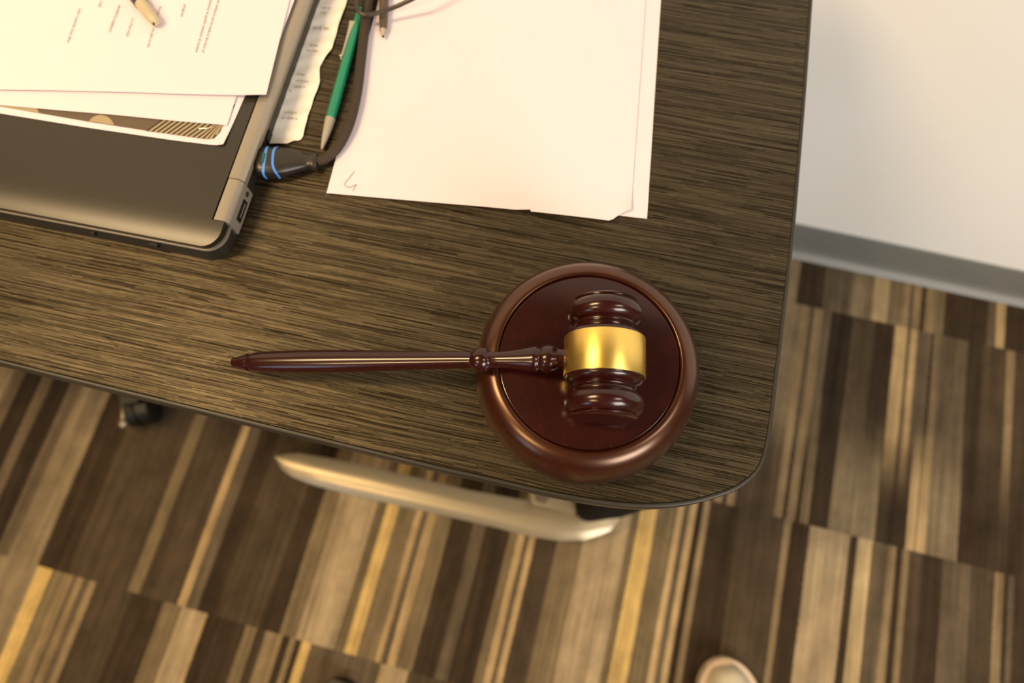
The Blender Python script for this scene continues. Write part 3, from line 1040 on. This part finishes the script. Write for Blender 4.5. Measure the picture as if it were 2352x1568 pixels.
# ------------------------------------------------------------------ braided cable with its plug
kr = 0.0047
kz = T + kr + 0.0006
cable = thing('braided_cable', 'thick black braided cable with blue-striped plug in the laptop rear', 'cable', W(735, 372, T))
pts = [W(728, 371, T + 0.0070), W(750, 362, kz + 0.0008), W(775, 338, kz + 0.0012), W(796, 300, kz + 0.0022), (W(811, 255, kz + 0.0022)), W(822, 200, kz + 0.002), W(829, 140, kz + 0.002), W(836, 80, kz + 0.002), W(842, 30, kz + 0.002), W(850, -30, kz + 0.002), W(862, -90, kz + 0.002)]
cb = tube('sleeve', pts, lambda t: kr * (1 + 0.25 * max(0, t - 0.6) * 2.5), M['braid'], None, seg=28, n=14); adopt(cb, cable)
pts = [W(835, 118, kz + 0.0005), W(844, 60, kz + 0.001), W(855, 10, kz + 0.001), W(866, -40, kz + 0.001), W(880, -90, kz + 0.001)]
# plug body: lofted from rounded-rectangle sections
secs = [(588, 372, 13, 0.006, 0.0120), (590.5, 372.5, 24, 0.0072, 0.0120), (596, 373, 29.5, 0.0078, 0.0120), (610, 373.5, 31, 0.0080, 0.0118), (630, 373.5, 31, 0.0080, 0.0112), (648, 373.5, 30, 0.0076, 0.0105),
        (664, 373, 27, 0.0066, 0.0095), (680, 372.5, 22.5, 0.0058, 0.0085), (694, 372.5, 18, 0.0052, 0.0078), (706, 372.5, 14.5, 0.0048, 0.0074), (714, 371.5, 14, 0.0047, 0.0073), (718, 371, 17, 0.0054, 0.0074), (727, 371.5, 18, 0.0056, 0.0074), (730, 371.5, 15, 0.0046, 0.0074)]


def plug_ring(cx, cy, hw, hz, zc_, grow_=0.0, n=32, e=0.62, skew=0.0):
    c = W(cx, cy, T + zc_)
    up = W(cx + 8 * 0.25, cy - hw, T + zc_)
    hv = (up - c)
    out = []
    for k in range(n):
        a = TAU * k / n
        ca, sa = math.cos(a), math.sin(a)
        q = math.copysign(abs(ca) ** e, ca); w = math.copysign(abs(sa) ** e, sa)
        out.append(c + hv * q * (1 + grow_) + Vector((0, 0, 1)) * w * (hz * (1 + grow_)) + (W(cx + skew * (1 - q * q), cy, T + zc_) - c))
    return out


bm = bmesh.new()
rg = [[bm.verts.new(p) for p in plug_ring(*s)] for s in secs]
for a, b in zip(rg, rg[1:]):
    for i in range(32):
        j = (i + 1) % 32
        bm.faces.new((a[i], a[j], b[j], b[i]))
bm.faces.new(rg[0]); bm.faces.new(rg[-1])
plug = from_bm('plug', bm, M['soft'], None, True, 1.0); adopt(plug, cable)


def sec_at(x):
    for a, b in zip(secs, secs[1:]):
        if a[0] <= x <= b[0]:
            t = (x - a[0]) / (b[0] - a[0])
            return tuple(a[i] + (b[i] - a[i]) * t for i in range(5))
    return secs[-1]


def blue(x, skewmid, wid, lean):
    bm = bmesh.new()
    R = []
    n = 32
    for xx in (x, x + wid * 0.5, x + wid):
        ring = []
        for k in range(n):
            q = math.cos(TAU * k / n)
            sc_ = sec_at(xx + lean * q + skewmid * (1 - q * q))
            ring.append(bm.verts.new(plug_ring(*sc_, grow_=0.05)[k]))
        R.append(ring)
    for a, b in zip(R, R[1:]):
        for i in range(n):
            j = (i + 1) % n
            bm.faces.new((a[i], a[j], b[j], b[i]))
    o = from_bm('blue_stripe', bm, M['blue'], None, True, 1.2)
    adopt(o, cable)


blue(612, 1, 6.0, 4)
blue(640, -9, 5.5, 0)
lens = tube('indicator_lens', [W(606.5, 352, T + 0.0200), W(604.5, 362, T + 0.0203), W(602, 373, T + 0.0200)], 0.0013, M['teal'], seg=12); adopt(lens, cable)

cord_pts = [W(826, -70, T + 0.020), W(821, -20, T + 0.0185), W(820, 12, T + 0.0170), W(825, 27, T + 0.0165), W(838, 34.5, T + 0.0162), W(858, 32, T + 0.0162), W(880, 25.5, T + 0.0165), W(905, 17, T + 0.018), W(930, 6, T + 0.021), W(960, -10, T + 0.025), W(1010, -50, T + 0.03)]
cord = tube('thin_cord', cord_pts, 0.0021, M['cord'], None, seg=20, n=14)
tag(cord, 'thin dark cord looping over the braided cable and the dark pen', 'cord')
thin2 = tube('thin_cord', [W(827, 20, T + 0.0112), W(829, 0, T + 0.0100), W(833, -35, T + 0.0100), W(842, -90, T + 0.0100)], 0.0018, M['cord'], None, seg=16, n=10)
bpy.data.objects.remove(thin2)
